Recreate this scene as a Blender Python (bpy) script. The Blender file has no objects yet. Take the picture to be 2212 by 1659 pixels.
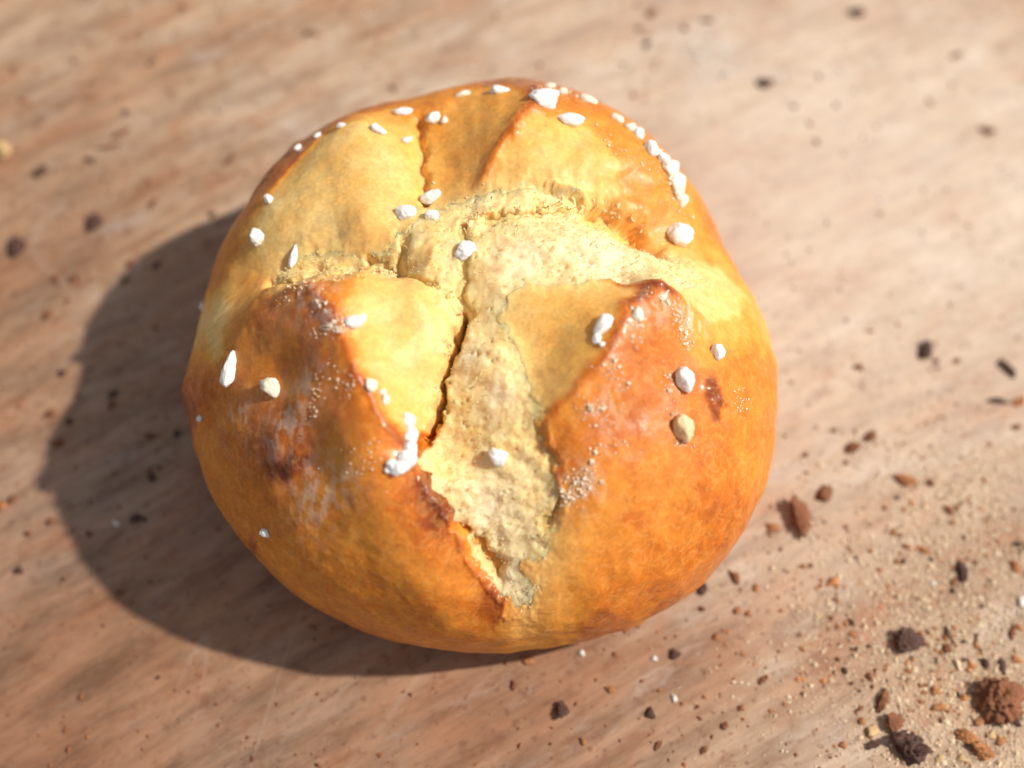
import bpy, math, random
import numpy as np
from mathutils import Vector

# ------------------------------------------------------------------ camera, sky, sun, exposure
CM = 0.01                                    # the maths below is in centimetres
TILT, DIST, HFOV = math.radians(25.0), 25.0, math.radians(39.0)
TGT = np.array([0.55, -0.62, 1.9])
FWD = np.array([0.0, math.sin(TILT), -math.cos(TILT)])
UP = np.array([0.0, math.cos(TILT), math.sin(TILT)])
RIGHT = np.array([1.0, 0.0, 0.0])
CAM = TGT - FWD * DIST
TH = math.tan(HFOV / 2)
SUN_EL, SUN_AZ = math.radians(46.5), math.radians(2.0)   # azimuth counter-clockwise from +X

scene = bpy.context.scene
COL = scene.collection
cam_data = bpy.data.cameras.new('camera')
cam_data.sensor_width = 36.0
cam_data.lens = 18.0 / TH
cam_data.clip_start, cam_data.clip_end = 0.005, 50.0
cam = bpy.data.objects.new('camera', cam_data)
COL.objects.link(cam)
cam.location = CAM * CM
cam.rotation_euler = (TILT, 0.0, 0.0)
cam_data.dof.use_dof = True
cam_data.dof.focus_distance = 0.229
cam_data.dof.aperture_fstop = 6.6
scene.camera = cam

world = bpy.data.worlds.new('World')
scene.world = world
world.use_nodes = True
wn = world.node_tree
sky = wn.nodes.new('ShaderNodeTexSky')
sky.sky_type = 'NISHITA'
sky.sun_disc = False
sky.sun_elevation = SUN_EL
sky.sun_rotation = math.pi / 2 - SUN_AZ
hsv = wn.nodes.new('ShaderNodeHueSaturation')          # hazy, milky sky
hsv.inputs['Saturation'].default_value = 0.3
wn.links.new(sky.outputs[0], hsv.inputs['Color'])
wn.links.new(hsv.outputs[0], wn.nodes['Background'].inputs[0])
wn.nodes['Background'].inputs[1].default_value = 0.10

sd = bpy.data.lights.new('sun', 'SUN')
sd.energy = 4.6
sd.angle = math.radians(1.6)
sd.color = (1.0, 0.93, 0.82)
sun = bpy.data.objects.new('sun', sd)
COL.objects.link(sun)
sdir = Vector((math.cos(SUN_EL) * math.cos(SUN_AZ), math.cos(SUN_EL) * math.sin(SUN_AZ), math.sin(SUN_EL)))
sun.rotation_euler = sdir.to_track_quat('Z', 'Y').to_euler()
sun.location = sdir * 2.0

scene.view_settings.view_transform = 'Standard'
scene.view_settings.look = 'None'
scene.view_settings.gamma = 1.0
scene.view_settings.exposure = 0.06
scene.view_settings.use_curve_mapping = False

#CORE-BEGIN
# ------------------------------------------------------------------ numeric helpers
rng = np.random.default_rng(7)

def project(p):
    """world (cm) -> photograph units (2212 x 1659)"""
    d = p - CAM
    z = d @ FWD
    return 1106 + 1106 * (d @ RIGHT) / (z * TH), 829.5 - 1106 * (d @ UP) / (z * TH)

def ray_dir(px, py):
    px, py = np.asarray(px, float), np.asarray(py, float)
    a, b = (px - 1106) / 1106 * TH, -(py - 829.5) / 1106 * TH
    d = a[..., None] * RIGHT + b[..., None] * UP + FWD
    return d / np.linalg.norm(d, axis=-1, keepdims=True)

def on_board(px, py, z=0.0):
    d = ray_dir(px, py)
    t = (z - CAM[2]) / d[..., 2]
    return CAM + d * t[..., None]

def board_z(x, y):
    """board height with an added gentle crown along the bun that grades the sunlight"""
    u = 0.88 * x + 0.47 * y  # crown added so the sunlight falls off towards the lower left
    return -u * u / (2 * 75.0)

_perm = rng.permutation(256)
_perm = np.concatenate([_perm, _perm, _perm])
_grad = rng.normal(size=(256, 3)); _grad /= np.linalg.norm(_grad, axis=1)[:, None]
_pts = rng.random((256, 3))

def perlin(p):
    pi = np.floor(p).astype(np.int64); f = p - pi; pi &= 255
    u = f * f * f * (f * (f * 6 - 15) + 10)
    out = 0.0
    for i in (0, 1):
        for j in (0, 1):
            for k in (0, 1):
                h = _perm[_perm[_perm[(pi[:, 0] + i) & 255] + ((pi[:, 1] + j) & 255)] + ((pi[:, 2] + k) & 255)]
                g = _grad[h]
                dot = g[:, 0] * (f[:, 0] - i) + g[:, 1] * (f[:, 1] - j) + g[:, 2] * (f[:, 2] - k)
                w = (u[:, 0] if i else 1 - u[:, 0]) * (u[:, 1] if j else 1 - u[:, 1]) * (u[:, 2] if k else 1 - u[:, 2])
                out = out + w * dot
    return out * 1.5

def fbm(p, octaves=4, gain=0.5):
    a, s, out = 1.0, 1.0, 0.0
    for o in range(octaves):
        out = out + a * perlin(p * s + 17.3 * o)
        a *= gain; s *= 2.03
    return out

def worley(p):
    """distance to the nearest feature point"""
    pi = np.floor(p).astype(np.int64); f = p - pi
    best = np.full(len(p), 9.0)
    for i in (-1, 0, 1):
        for j in (-1, 0, 1):
            for k in (-1, 0, 1):
                h = _perm[_perm[_perm[(pi[:, 0] + i) & 255] + ((pi[:, 1] + j) & 255)] + ((pi[:, 2] + k) & 255)]
                q = _pts[h]
                d = (q[:, 0] + i - f[:, 0]) ** 2 + (q[:, 1] + j - f[:, 1]) ** 2 + (q[:, 2] + k - f[:, 2]) ** 2
                best = np.minimum(best, d)
    return np.sqrt(best)

def smooth(a, b, x):
    t = np.clip((x - a) / (b - a), 0, 1)
    return t * t * (3 - 2 * t)

# ------------------------------------------------------------------ plain dome of the bun
R0, ZW, HT = 5.0, 1.75, 5.1
RADII = np.array([1.011, .987, .957, .939, .937, .952, .991, 1.018, 1.036, 1.05, 1.055, 1.045, 1.02, 1.0, .987, .983, .988, .998, .994, .984,
                  .98, .984, .996, 1.003, .996, .999, 1.011, 1.026, 1.035, 1.031, 1.035, 1.036, 1.034, 1.032, 1.028, 1.025,
                  1.026, 1.033, 1.045, 1.062, 1.075, 1.089, 1.095, 1.09, 1.077, 1.061, 1.041, 1.026])   # outline, each 7.5 degrees

def radius(phi):
    t = (phi / (2 * math.pi) * len(RADII)) % len(RADII)
    i = t.astype(int); f = t - i; n = len(RADII)
    w = f * f * (3 - 2 * f)
    return R0 * (RADII[i % n] * (1 - w) + RADII[(i + 1) % n] * w)

EXP = 0.90
def dome(a, phi):
    """a 0..1 crown to widest ring, 1..2 widest ring to the board, 2..3 underside"""
    r = radius(phi)
    t = np.clip(a, 0, 1) * math.pi / 2
    rr = np.where(a <= 1, r * np.sin(t) ** EXP, r)
    zz = ZW + (HT - ZW) * np.cos(t)
    t2 = np.clip(a - 1, 0, 1) * math.pi / 2
    rr = np.where(a > 1, r - 0.8 * (1 - np.cos(t2)), rr)
    zz = np.where(a > 1, ZW * (1 - np.sin(t2)), zz)
    t3 = np.clip(a - 2, 0, 1)
    rr = np.where(a > 2, (r - 0.8) * (1 - 0.97 * t3), rr)
    zz = np.where(a > 2, -0.015, zz)
    return np.stack([rr * np.cos(phi), rr * np.sin(phi), zz], -1)

def dome_z(x, y):
    r = np.hypot(x, y) / radius(np.arctan2(y, x))
    return np.where(r < 1, ZW + (HT - ZW) * np.sqrt(np.clip(1 - np.clip(r, 0, 1) ** (2 / EXP), 0, 1)), -1.0)

def pick(px, py):
    """plan position (cm) of the dome point seen at a photograph position"""
    d = ray_dir(px, py)
    shape = d.shape[:-1]
    d = d.reshape(-1, 3)
    lo = np.full(len(d), DIST * 0.5)
    hit = np.full(len(d), np.nan)
    t = lo.copy()
    for _ in range(700):
        p = CAM + d * t[:, None]
        below = (p[:, 2] <= dome_z(p[:, 0], p[:, 1])) & np.isnan(hit)
        hit[below] = t[below]
        t += 0.03
    # rays that pass just outside the outline: nearest approach on the ring
    miss = np.isnan(hit)
    zr = np.full(miss.sum(), ZW)
    hit[miss] = (zr - CAM[2]) / d[miss][:, 2]
    p = CAM + d * hit[:, None]
    return p[:, :2].reshape(shape + (2,))
#CORE-END

# ------------------------------------------------------------------ materials
def mat(name):
    m = bpy.data.materials.new(name)
    m.use_nodes = True
    return m, m.node_tree, m.node_tree.nodes['Principled BSDF']

def N(nt, kind, **kw):
    n = nt.nodes.new('ShaderNode' + kind)
    for k, v in kw.items():
        if k in n.inputs:
            n.inputs[k].default_value = v
        else:
            setattr(n, k, v)
    return n

def ramp(nt, fac, stops):
    n = nt.nodes.new('ShaderNodeValToRGB')
    e = n.color_ramp.elements
    while len(e) < len(stops):
        e.new(0.5)
    for el, (p, c) in zip(e, stops):
        el.position = p
        el.color = (c if len(c) == 4 else (*c, 1)) if hasattr(c, '__len__') else (c, c, c, 1)
    nt.links.new(fac, n.inputs[0])
    return n.outputs[0]

def mix(nt, fac, a, b, mode='MIX'):
    n = nt.nodes.new('ShaderNodeMix')
    n.data_type = 'RGBA'; n.blend_type = mode
    for sock, v in ((n.inputs[0], fac), (n.inputs[6], a), (n.inputs[7], b)):
        if hasattr(v, 'is_linked') or hasattr(v, 'node'):
            nt.links.new(v, sock)
        elif hasattr(v, '__len__'):
            sock.default_value = (*v, 1)
        else:
            sock.default_value = v
    return n.outputs[2]

def bump_chain(nt, bsdf, items):
    prev = None
    for h, strength, dist in items:
        b = N(nt, 'Bump', Strength=strength, Distance=dist)
        nt.links.new(h, b.inputs['Height'])
        if prev:
            nt.links.new(prev, b.inputs['Normal'])
        prev = b.outputs[0]
    nt.links.new(prev, bsdf.inputs['Normal'])

def object_coords(nt):
    return N(nt, 'TexCoord').outputs['Object']

# crust: albedo comes from the baked "tint" attribute, mottled by noise
CRUST, nt, b = mat('baked_crust')
co = object_coords(nt)
att = N(nt, 'Attribute', attribute_name='tint')
gl = N(nt, 'Attribute', attribute_name='gloss')
n1 = N(nt, 'TexNoise', Scale=420.0, Detail=6.0, Roughness=0.65); nt.links.new(co, n1.inputs['Vector'])
n2 = N(nt, 'TexNoise', Scale=1500.0, Detail=4.0, Roughness=0.6); nt.links.new(co, n2.inputs['Vector'])
c = mix(nt, 0.55, att.outputs['Color'], ramp(nt, n1.outputs[0], [(0.3, 0.75), (0.7, 1.25)]), 'MULTIPLY')
c = mix(nt, 0.35, c, ramp(nt, n2.outputs[0], [(0.3, 0.6), (0.7, 1.3)]), 'MULTIPLY')
n3 = N(nt, 'TexNoise', Scale=330.0, Detail=3.0, Roughness=0.55, Distortion=0.6); nt.links.new(co, n3.inputs['Vector'])
s3 = N(nt, 'Math', operation='SUBTRACT'); s3.inputs[1].default_value = 0.5; nt.links.new(n3.outputs[0], s3.inputs[0])
a3 = N(nt, 'Math', operation='ABSOLUTE'); nt.links.new(s3.outputs[0], a3.inputs[0])
hair = ramp(nt, a3.outputs[0], [(0.0, 0.2), (0.035, 0.0)])
c = mix(nt, hair, c, (0.84, 0.52, 0.17))
nt.links.new(c, b.inputs['Base Color'])
rr = N(nt, 'MapRange'); rr.inputs['To Min'].default_value = 0.45; rr.inputs['To Max'].default_value = 0.24
nt.links.new(gl.outputs['Fac'], rr.inputs['Value'])
ra = N(nt, 'Math', operation='MULTIPLY_ADD'); ra.inputs[1].default_value = 0.25
nt.links.new(n1.outputs[0], ra.inputs[0]); nt.links.new(rr.outputs[0], ra.inputs[2])
rs = N(nt, 'Math', operation='SUBTRACT'); rs.inputs[1].default_value = 0.10
nt.links.new(ra.outputs[0], rs.inputs[0]); nt.links.new(rs.outputs[0], b.inputs['Roughness'])
b.inputs['Subsurface Weight'].default_value = 0.6
b.inputs['Subsurface Radius'].default_value = (1.0, 0.5, 0.2)
b.inputs['Subsurface Scale'].default_value = 0.0026
cw = N(nt, 'Math', operation='MULTIPLY'); cw.inputs[1].default_value = 0.5
nt.links.new(gl.outputs['Fac'], cw.inputs[0]); nt.links.new(cw.outputs[0], b.inputs['Coat Weight'])
b.inputs['Coat Roughness'].default_value = 0.18
b.inputs['Specular IOR Level'].default_value = 0.4
vor = N(nt, 'TexVoronoi', Scale=1300.0); nt.links.new(co, vor.inputs['Vector'])
bump_chain(nt, b, [(n1.outputs[0], 0.13, 0.0003), (n2.outputs[0], 0.3, 0.0001), (vor.outputs['Distance'], 0.2, 0.0001)])

# torn crumb
CRUMB, nt, b = mat('torn_crumb')
co = object_coords(nt)
att = N(nt, 'Attribute', attribute_name='tint')
n1 = N(nt, 'TexNoise', Scale=700.0, Detail=6.0, Roughness=0.7); nt.links.new(co, n1.inputs['Vector'])
n2 = N(nt, 'TexNoise', Scale=3000.0, Detail=3.0, Roughness=0.6); nt.links.new(co, n2.inputs['Vector'])
vor = N(nt, 'TexVoronoi', Scale=1500.0); nt.links.new(co, vor.inputs['Vector'])
c = mix(nt, 0.2, att.outputs['Color'], ramp(nt, n1.outputs[0], [(0.3, 0.7), (0.7, 1.2)]), 'MULTIPLY')
nt.links.new(c, b.inputs['Base Color'])
b.inputs['Roughness'].default_value = 0.55
b.inputs['Specular IOR Level'].default_value = 0.35
b.inputs['Subsurface Weight'].default_value = 0.8
b.inputs['Subsurface Radius'].default_value = (1.0, 0.65, 0.3)
b.inputs['Subsurface Scale'].default_value = 0.0028
bump_chain(nt, b, [(n1.outputs[0], 0.2, 0.0003), (vor.outputs['Distance'], 0.12, 0.0002), (n2.outputs[0], 0.3, 0.0001)])

def sugar_material(name, colour, rough, sss):
    m, nt, b = mat(name)
    co = object_coords(nt)
    n = N(nt, 'TexNoise', Scale=3.0, Detail=5.0); nt.links.new(co, n.inputs['Vector'])
    nt.links.new(mix(nt, 0.35, colour, ramp(nt, n.outputs[0], [(0.3, 0.75), (0.7, 1.05)]), 'MULTIPLY'), b.inputs['Base Color'])
    b.inputs['Roughness'].default_value = rough
    b.inputs['Subsurface Weight'].default_value = sss
    b.inputs['Subsurface Radius'].default_value = (1, 0.9, 0.75)
    b.inputs['Subsurface Scale'].default_value = 0.0012
    bump_chain(nt, b, [(n.outputs[0], 0.5, 0.0003)])
    return m
SUGAR = sugar_material('pearl_sugar', (0.86, 0.84, 0.81), 0.42, 0.5)
SUGAR_CREAM = sugar_material('syrup_soaked_sugar', (0.88, 0.78, 0.62), 0.4, 0.6)
SUGAR_GRAIN = sugar_material('fine_sugar', (0.82, 0.66, 0.48), 0.35, 0.0)
SUGAR_AMBER = sugar_material('caramel_sugar', (0.84, 0.60, 0.34), 0.3, 0.6)

def crumb_material(name, colour, rough=0.75):
    m, nt, b = mat(name)
    co = object_coords(nt)
    n = N(nt, 'TexNoise', Scale=2.2, Detail=6.0, Roughness=0.7); nt.links.new(co, n.inputs['Vector'])
    nt.links.new(mix(nt, 0.8, colour, ramp(nt, n.outputs[0], [(0.25, 0.35), (0.75, 1.7)]), 'MULTIPLY'), b.inputs['Base Color'])
    b.inputs['Roughness'].default_value = rough
    bump_chain(nt, b, [(n.outputs[0], 0.8, 0.0005)])
    return m
CRUMB_MAT = {'dark': crumb_material('dark_crumb', (0.075, 0.028, 0.016), 0.6), 'brown': crumb_material('brown_crumb', (0.21, 0.075, 0.03)),
             'orange': crumb_material('orange_crumb', (0.42, 0.17, 0.06)), 'yellow': crumb_material('yellow_crumb', (0.66, 0.45, 0.22)), 'beige': crumb_material('beige_grit', (0.60, 0.47, 0.32)),
             'white': crumb_material('white_crumb', (0.80, 0.76, 0.70))}

# old wooden board: grain runs from lower left to upper right
WOOD, nt, b = mat('worn_wood')
co = object_coords(nt)
GRAIN = math.radians(29)
mp = N(nt, 'Mapping'); mp.inputs['Rotation'].default_value = (0, 0, -GRAIN); nt.links.new(co, mp.inputs['Vector'])
def stretched(scale, sx, detail, rough=0.6, src=None):
    m2 = N(nt, 'Mapping'); m2.inputs['Scale'].default_value = (sx, 1, 1)
    nt.links.new(src or mp.outputs[0], m2.inputs['Vector'])
    n = N(nt, 'TexNoise', Scale=scale, Detail=detail, Roughness=rough)
    nt.links.new(m2.outputs[0], n.inputs['Vector'])
    return n.outputs[0]
big = stretched(22.0, 0.45, 3.0)
streak = stretched(200.0, 0.22, 6.0, 0.7)
fine = stretched(430.0, 0.14, 4.0)
blot = stretched(120.0, 0.5, 6.0, 0.75)
speck = stretched(260.0, 0.75, 3.0, 0.6)
speck2 = stretched(620.0, 0.9, 2.0, 0.5)
c = ramp(nt, big, [(0.36, (0.35, 0.205, 0.125)), (0.5, (0.43, 0.30, 0.20)), (0.64, (0.50, 0.39, 0.295))])
c = mix(nt, 0.42, c, ramp(nt, streak, [(0.34, (0.5, 0.4, 0.34)), (0.5, (1.0, 0.97, 0.94)), (0.66, (1.25, 1.25, 1.24))]), 'MULTIPLY')
c = mix(nt, ramp(nt, blot, [(0.51, 0.0), (0.68, 0.7)]), c, (0.38, 0.165, 0.08))
c = mix(nt, ramp(nt, blot, [(0.30, 0.65), (0.46, 0.0)]), c, (0.53, 0.46, 0.40))
c = mix(nt, 0.45, c, ramp(nt, fine, [(0.34, (0.55, 0.46, 0.4)), (0.62, (1.25, 1.25, 1.25))]), 'MULTIPLY')
c = mix(nt, ramp(nt, speck, [(0.57, 0.0), (0.70, 0.6)]), c, (0.22, 0.095, 0.05))
c = mix(nt, ramp(nt, speck2, [(0.61, 0.0), (0.72, 0.6)]), c, (0.11, 0.05, 0.03))
# reddish wood near one corner, the light's falloff painted into its dark tone
hm = N(nt, 'Mapping'); hm.inputs['Location'].default_value = (0.105, 0.115, 0); hm.inputs['Scale'].default_value = (1, 1, 0)
nt.links.new(co, hm.inputs['Vector'])
hl = N(nt, 'VectorMath', operation='LENGTH'); nt.links.new(hm.outputs[0], hl.inputs[0])
ha = N(nt, 'Math', operation='MULTIPLY_ADD'); ha.inputs[1].default_value = 0.06; nt.links.new(big, ha.inputs[0]); nt.links.new(hl.outputs['Value'], ha.inputs[2])
c = mix(nt, ramp(nt, ha.outputs[0], [(0.06, 0.9), (0.15, 0.5), (0.25, 0.0)]), c, mix(nt, 0.8, (0.19, 0.085, 0.045), ramp(nt, streak, [(0.36, (0.5, 0.42, 0.36)), (0.62, (1.7, 1.65, 1.6))]), 'MULTIPLY'))
# pale knife scratches in several directions
for k, (ang, sc, th) in enumerate(((70, 75.0, 0.012), (-48, 66.0, 0.012), (15, 90.0, 0.012), (105, 80.0, 0.012))):
    mm = N(nt, 'Mapping'); mm.inputs['Rotation'].default_value = (0, 0, math.radians(ang)); mm.inputs['Location'].default_value = (k * 0.37, k * 0.21, 0)
    nt.links.new(co, mm.inputs['Vector'])
    warped = stretched(sc, 0.09, 1.5, 0.4, mm.outputs[0])
    band = N(nt, 'Math', operation='SUBTRACT'); band.inputs[1].default_value = 0.5; nt.links.new(warped, band.inputs[0])
    ab = N(nt, 'Math', operation='ABSOLUTE'); nt.links.new(band.outputs[0], ab.inputs[0])
    line = ramp(nt, ab.outputs[0], [(0.0, 1.0), (th, 0.0)])
    gate = stretched(30.0, 0.5, 1.0, 0.4, mm.outputs[0])
    g = N(nt, 'Math', operation='MULTIPLY'); nt.links.new(line, g.inputs[0]); nt.links.new(ramp(nt, gate, [(0.54, 0.0), (0.7, 0.15)]), g.inputs[1])
    c = mix(nt, g.outputs[0], c, (0.58, 0.48, 0.40))
# pale patch: the brighter light on this side painted into the wood
fm = N(nt, 'Mapping'); fm.inputs['Location'].default_value = (-0.075, -0.05, 0); fm.inputs['Scale'].default_value = (1, 1, 0)
nt.links.new(co, fm.inputs['Vector'])
fl = N(nt, 'VectorMath', operation='LENGTH'); nt.links.new(fm.outputs[0], fl.inputs[0])
fa = N(nt, 'Math', operation='MULTIPLY_ADD'); fa.inputs[1].default_value = 0.10; nt.links.new(blot, fa.inputs[0]); nt.links.new(fl.outputs['Value'], fa.inputs[2])
c = mix(nt, ramp(nt, fa.outputs[0], [(0.06, 0.6), (0.16, 0.0)]), c, (0.66, 0.56, 0.47))
WOOD_COLOR = c
nt.links.new(c, b.inputs['Base Color'])
b.inputs['Roughness'].default_value = 0.55
b.inputs['Specular IOR Level'].default_value = 0.3
bump_chain(nt, b, [(streak, 0.5, 0.0006), (fine, 0.5, 0.0003), (blot, 0.3, 0.0006)])

# ------------------------------------------------------------------ mesh helpers
def tag(o, label=None, cat=None, group=None, kind=None):
    for k, v in (('label', label), ('category', cat), ('group', group), ('kind', kind)):
        if v:
            o[k] = v
    return o

def quick_mesh(name, verts, faces, material, smooth_shade=True):
    """verts (n,3) in metres, faces (m,k) int array"""
    verts = np.asarray(verts, np.float32); faces = np.asarray(faces, np.int32)
    me = bpy.data.meshes.new(name)
    me.vertices.add(len(verts)); me.vertices.foreach_set('co', verts.ravel())
    m, k = faces.shape
    me.loops.add(m * k); me.loops.foreach_set('vertex_index', faces.ravel())
    me.polygons.add(m); me.polygons.foreach_set('loop_start', np.arange(0, m * k, k, dtype=np.int32))
    me.polygons.foreach_set('use_smooth', np.full(m, smooth_shade))
    me.update(calc_edges=True)
    if material:
        me.materials.append(material)
    return me

def obj(name, me, parent=None):
    o = bpy.data.objects.new(name, me)
    COL.objects.link(o)
    if parent:
        o.parent = parent
    return o

# ------------------------------------------------------------------ the board
def build_board():
    x0, x1, y0, y1, th, n = -24.0, 26.0, -22.0, 28.0, 2.2, 81
    X, Y = np.meshgrid(np.linspace(x0, x1, n), np.linspace(y0, y1, n))
    Z = board_z(X, Y)
    topv = np.stack([X.ravel(), Y.ravel(), Z.ravel()], -1); botv = topv - np.array([0, 0, th])
    idx = np.arange(n * n).reshape(n, n); m = n * n
    q = np.stack([idx[:-1, :-1], idx[:-1, 1:], idx[1:, 1:], idx[1:, :-1]], -1).reshape(-1, 4)
    ring = np.concatenate([idx[0, :-1], idx[:-1, -1], idx[-1, :0:-1], idx[:0:-1, 0]])
    r2 = np.roll(ring, -1)
    sides = np.stack([ring + m, r2 + m, r2, ring], -1)
    o = obj('wooden_board', quick_mesh('wooden_board', np.concatenate([topv, botv]) * CM, np.concatenate([q, q[:, ::-1] + m, sides]), WOOD, True))
    tag(o, 'worn brown wooden board scattered with crumbs under the bun', 'board', kind='structure')
build_board()

# ------------------------------------------------------------------ relief and browning of the bun
def to_plan(pts):
    p = np.asarray(pts, float)
    return pick(p[:, 0], p[:, 1])

HEIGHT = [  # photograph position of a place on the bun -> height over the plain dome (cm)
 (450,700,0),(480,1000,0),(650,1250,0),(900,1360,0),(1100,1380,0),(1350,1330,0),(1550,1180,0),(1650,900,0),(1600,650,0),
 (620,800,.1),(560,900,.05),(700,980,.12),(650,1120,.1),(800,1150,.12),(900,1250,.1),(950,1300,.08),
 (640,650,.28),(700,650,.44),(745,720,.54),(790,830,.5),(850,925,.36),(890,1000,.2),
 (850,700,.12),(920,760,-.1),(880,840,-.02),(900,640,.08),(960,680,-.2),
 (1000,600,-.25),(990,680,-.35),(960,780,-.36),(930,900,-.38),(915,960,-.32),
 (700,605,.12),(800,595,.12),(600,620,.05),
 (560,580,-.35),(650,570,-.45),(750,565,-.45),(840,565,-.5),(480,600,-.2),
 (650,480,-.12),(600,500,-.12),(720,420,0),(780,480,-.18),(850,400,-.22),(700,340,.25),(800,300,.3),(740,275,.35),(580,420,.15),(520,510,.05),(860,350,-.05),
 (905,300,-.28),(900,380,-.4),(920,440,-.34),(905,262,.0),
 (960,240,.1),(1030,280,.05),(1080,320,.15),(1140,280,.38),(1130,210,.22),(1200,230,.25),(1250,320,.25),(1180,370,.12),(1100,400,-.12),(1300,380,.22),(1400,420,.22),(1420,350,.2),(1000,400,-.28),
 (1050,460,-.24),(1200,445,-.2),(1320,445,-.3),(1400,480,-.45),(1430,500,-.4),
 (1100,520,-.05),(1200,530,.06),(1300,540,.07),(1400,560,.06),(1480,600,0),(1060,600,-.1),(1200,590,-.08),(1350,612,.02),(930,530,-.15),(880,520,-.28),(950,600,-.2),
 (1390,640,.4),(1330,700,.5),(1290,790,.46),(1230,850,.32),(1180,900,.1),(1160,940,-.02),
 (1150,640,-.04),(1230,650,.1),(1200,750,-.02),(1170,830,-.05),(1120,700,-.13),
 (1450,700,.27),(1500,800,.15),(1400,800,.27),(1400,950,.17),(1300,900,.24),(1250,1000,.12),(1350,1100,.1),(1500,1050,.08),(1250,1150,.06),(1300,1250,.05),(1200,1280,0),
 (1050,760,-.16),(1080,850,-.17),(1060,950,-.2),(1100,1050,-.2),(1080,1130,-.22),(1065,1200,-.26),(1120,1250,-.14),(1110,1320,-.06),(1150,1000,-.12),(1185,1100,-.06)]
BROWN = [  # 0 pale skin .. 0.45 golden .. 0.8 brown .. 1 burnt
 (620,680,.66),(700,650,.68),(560,680,.62),(640,780,.58),(560,800,.6),(480,760,.6),(472,690,.05),(470,730,.1),(520,620,.45),(740,740,.76),(800,850,.86),(870,950,.82),(820,780,.25),(850,700,.2),(930,700,.16),(900,850,.2),(860,880,.35),
 (700,900,.58),(600,950,.68),(630,990,.9),(720,1000,.5),(800,1000,.45),(850,1080,.5),(920,1070,.9),(950,1120,.9),(1000,1180,.5),(700,1100,.5),(580,1050,.58),(800,1150,.48),(900,1200,.48),(1000,1280,.58),(1060,1300,.8),(650,1200,.55),(760,1300,.6),(900,1350,.6),(1050,1380,.55),(480,950,.66),(422,830,.95),(450,1000,.5),
 (700,605,.32),(800,600,.38),(900,620,.2),
 (740,280,.8),(660,330,.8),(580,410,.78),(500,520,.65),(450,600,.6),(800,310,.3),(760,350,.3),(700,420,.1),(640,480,.02),(780,430,.3),(850,420,.25),(850,340,.12),(700,500,0),(560,520,.12),
 (1000,270,.3),(960,240,.55),(1060,300,.36),(1140,270,.74),(1130,200,.8),(1200,240,.62),(1080,330,.6),(1180,330,.22),(1200,380,.14),(1280,340,.32),(1320,370,.58),(1360,340,.55),(1400,400,.5),(1290,400,.38),(1440,450,.5),(1100,370,.22),(920,320,.32),
 (1230,640,.25),(1160,650,.14),(1280,690,.4),(1200,780,.2),(1150,830,.24),(1180,880,.34),(1380,660,.74),(1340,720,.72),(1300,800,.66),(1200,920,.66),(1230,950,.72),(1420,720,.68),(1480,700,.48),(1530,700,.32),(1400,850,.66),(1350,900,.68),(1500,900,.66),(1600,800,.58),(1560,640,.34),(1600,950,.6),(1400,1000,.58),(1300,1100,.52),(1450,1150,.56),(1250,1200,.42),(1350,1250,.6),(1200,1280,.3),(1450,1280,.72),(1550,1150,.7),(1200,1350,.55),(1300,1330,.72),(1640,880,.6),(1100,1350,.3),(1500,560,.28),(1550,560,.4)]
TORN = [  # outlines of the torn open crumb
 [(905,430),(1000,405),(1100,398),(1200,402),(1290,425),(1340,430),(1400,460),(1440,510),(1490,548),(1530,585),(1530,615),(1470,640),(1390,632),(1300,612),(1200,605),(1130,604),(1095,650),(1060,705),(1020,700),(1000,662),(930,603),(860,590),(780,590),(700,600),(610,622),(560,612),(570,575),(620,525),(690,515),(760,525),(830,510),(870,470)],
 [(1000,680),(1090,690),(1130,760),(1150,840),(1160,900),(1172,960),(1200,1000),(1215,1080),(1195,1150),(1180,1205),(1140,1215),(1130,1240),(1165,1262),(1150,1310),(1110,1340),(1090,1300),(1030,1238),(1000,1170),(985,1130),(930,1060),(905,990),(925,930),(950,850),(965,780),(985,720)]]
LIPS = [  # torn edges: the side to the right of the line (walking along it) drops away
 ([(600,628),(700,600),(790,590),(860,591),(930,604),(1000,664),(972,740),(958,800),(945,870),(920,940),(905,1010),(940,1075),(985,1138)], -1, .04, .10, .22),
 ([(1200,400),(1290,425),(1340,432),(1400,462),(1440,512)], 1, .08, .22, .22)]
CRACKS = [  # polyline, depth, half width (cm)
 ([(1000,465),(1003,540),(995,600),(1006,660)], .55, .045), ([(1006,660),(975,740),(950,830),(925,935),(912,960)], .8, .06),
 ([(868,490),(850,540),(848,572),(890,592),(930,606)], .35, .05), ([(1290,440),(1335,446),(1390,474),(1438,510)], .8, .13),
 ([(905,262),(900,330),(915,400)], .25, .09), ([(760,525),(800,532),(830,545)], .25, .035),
 ([(1030,1190),(1050,1215),(1085,1238)], .22, .09), ([(1170,905),(1165,960),(1195,1000)], .08, .07), ([(985,1140),(1010,1160)], .2, .05),
 ([(1050,455),(1120,450),(1200,442),(1260,436)], .18, .05), ([(1180,1150),(1205,1085)], .12, .05), ([(560,600),(660,590),(760,575),(840,575)], .18, .10)]

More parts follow.
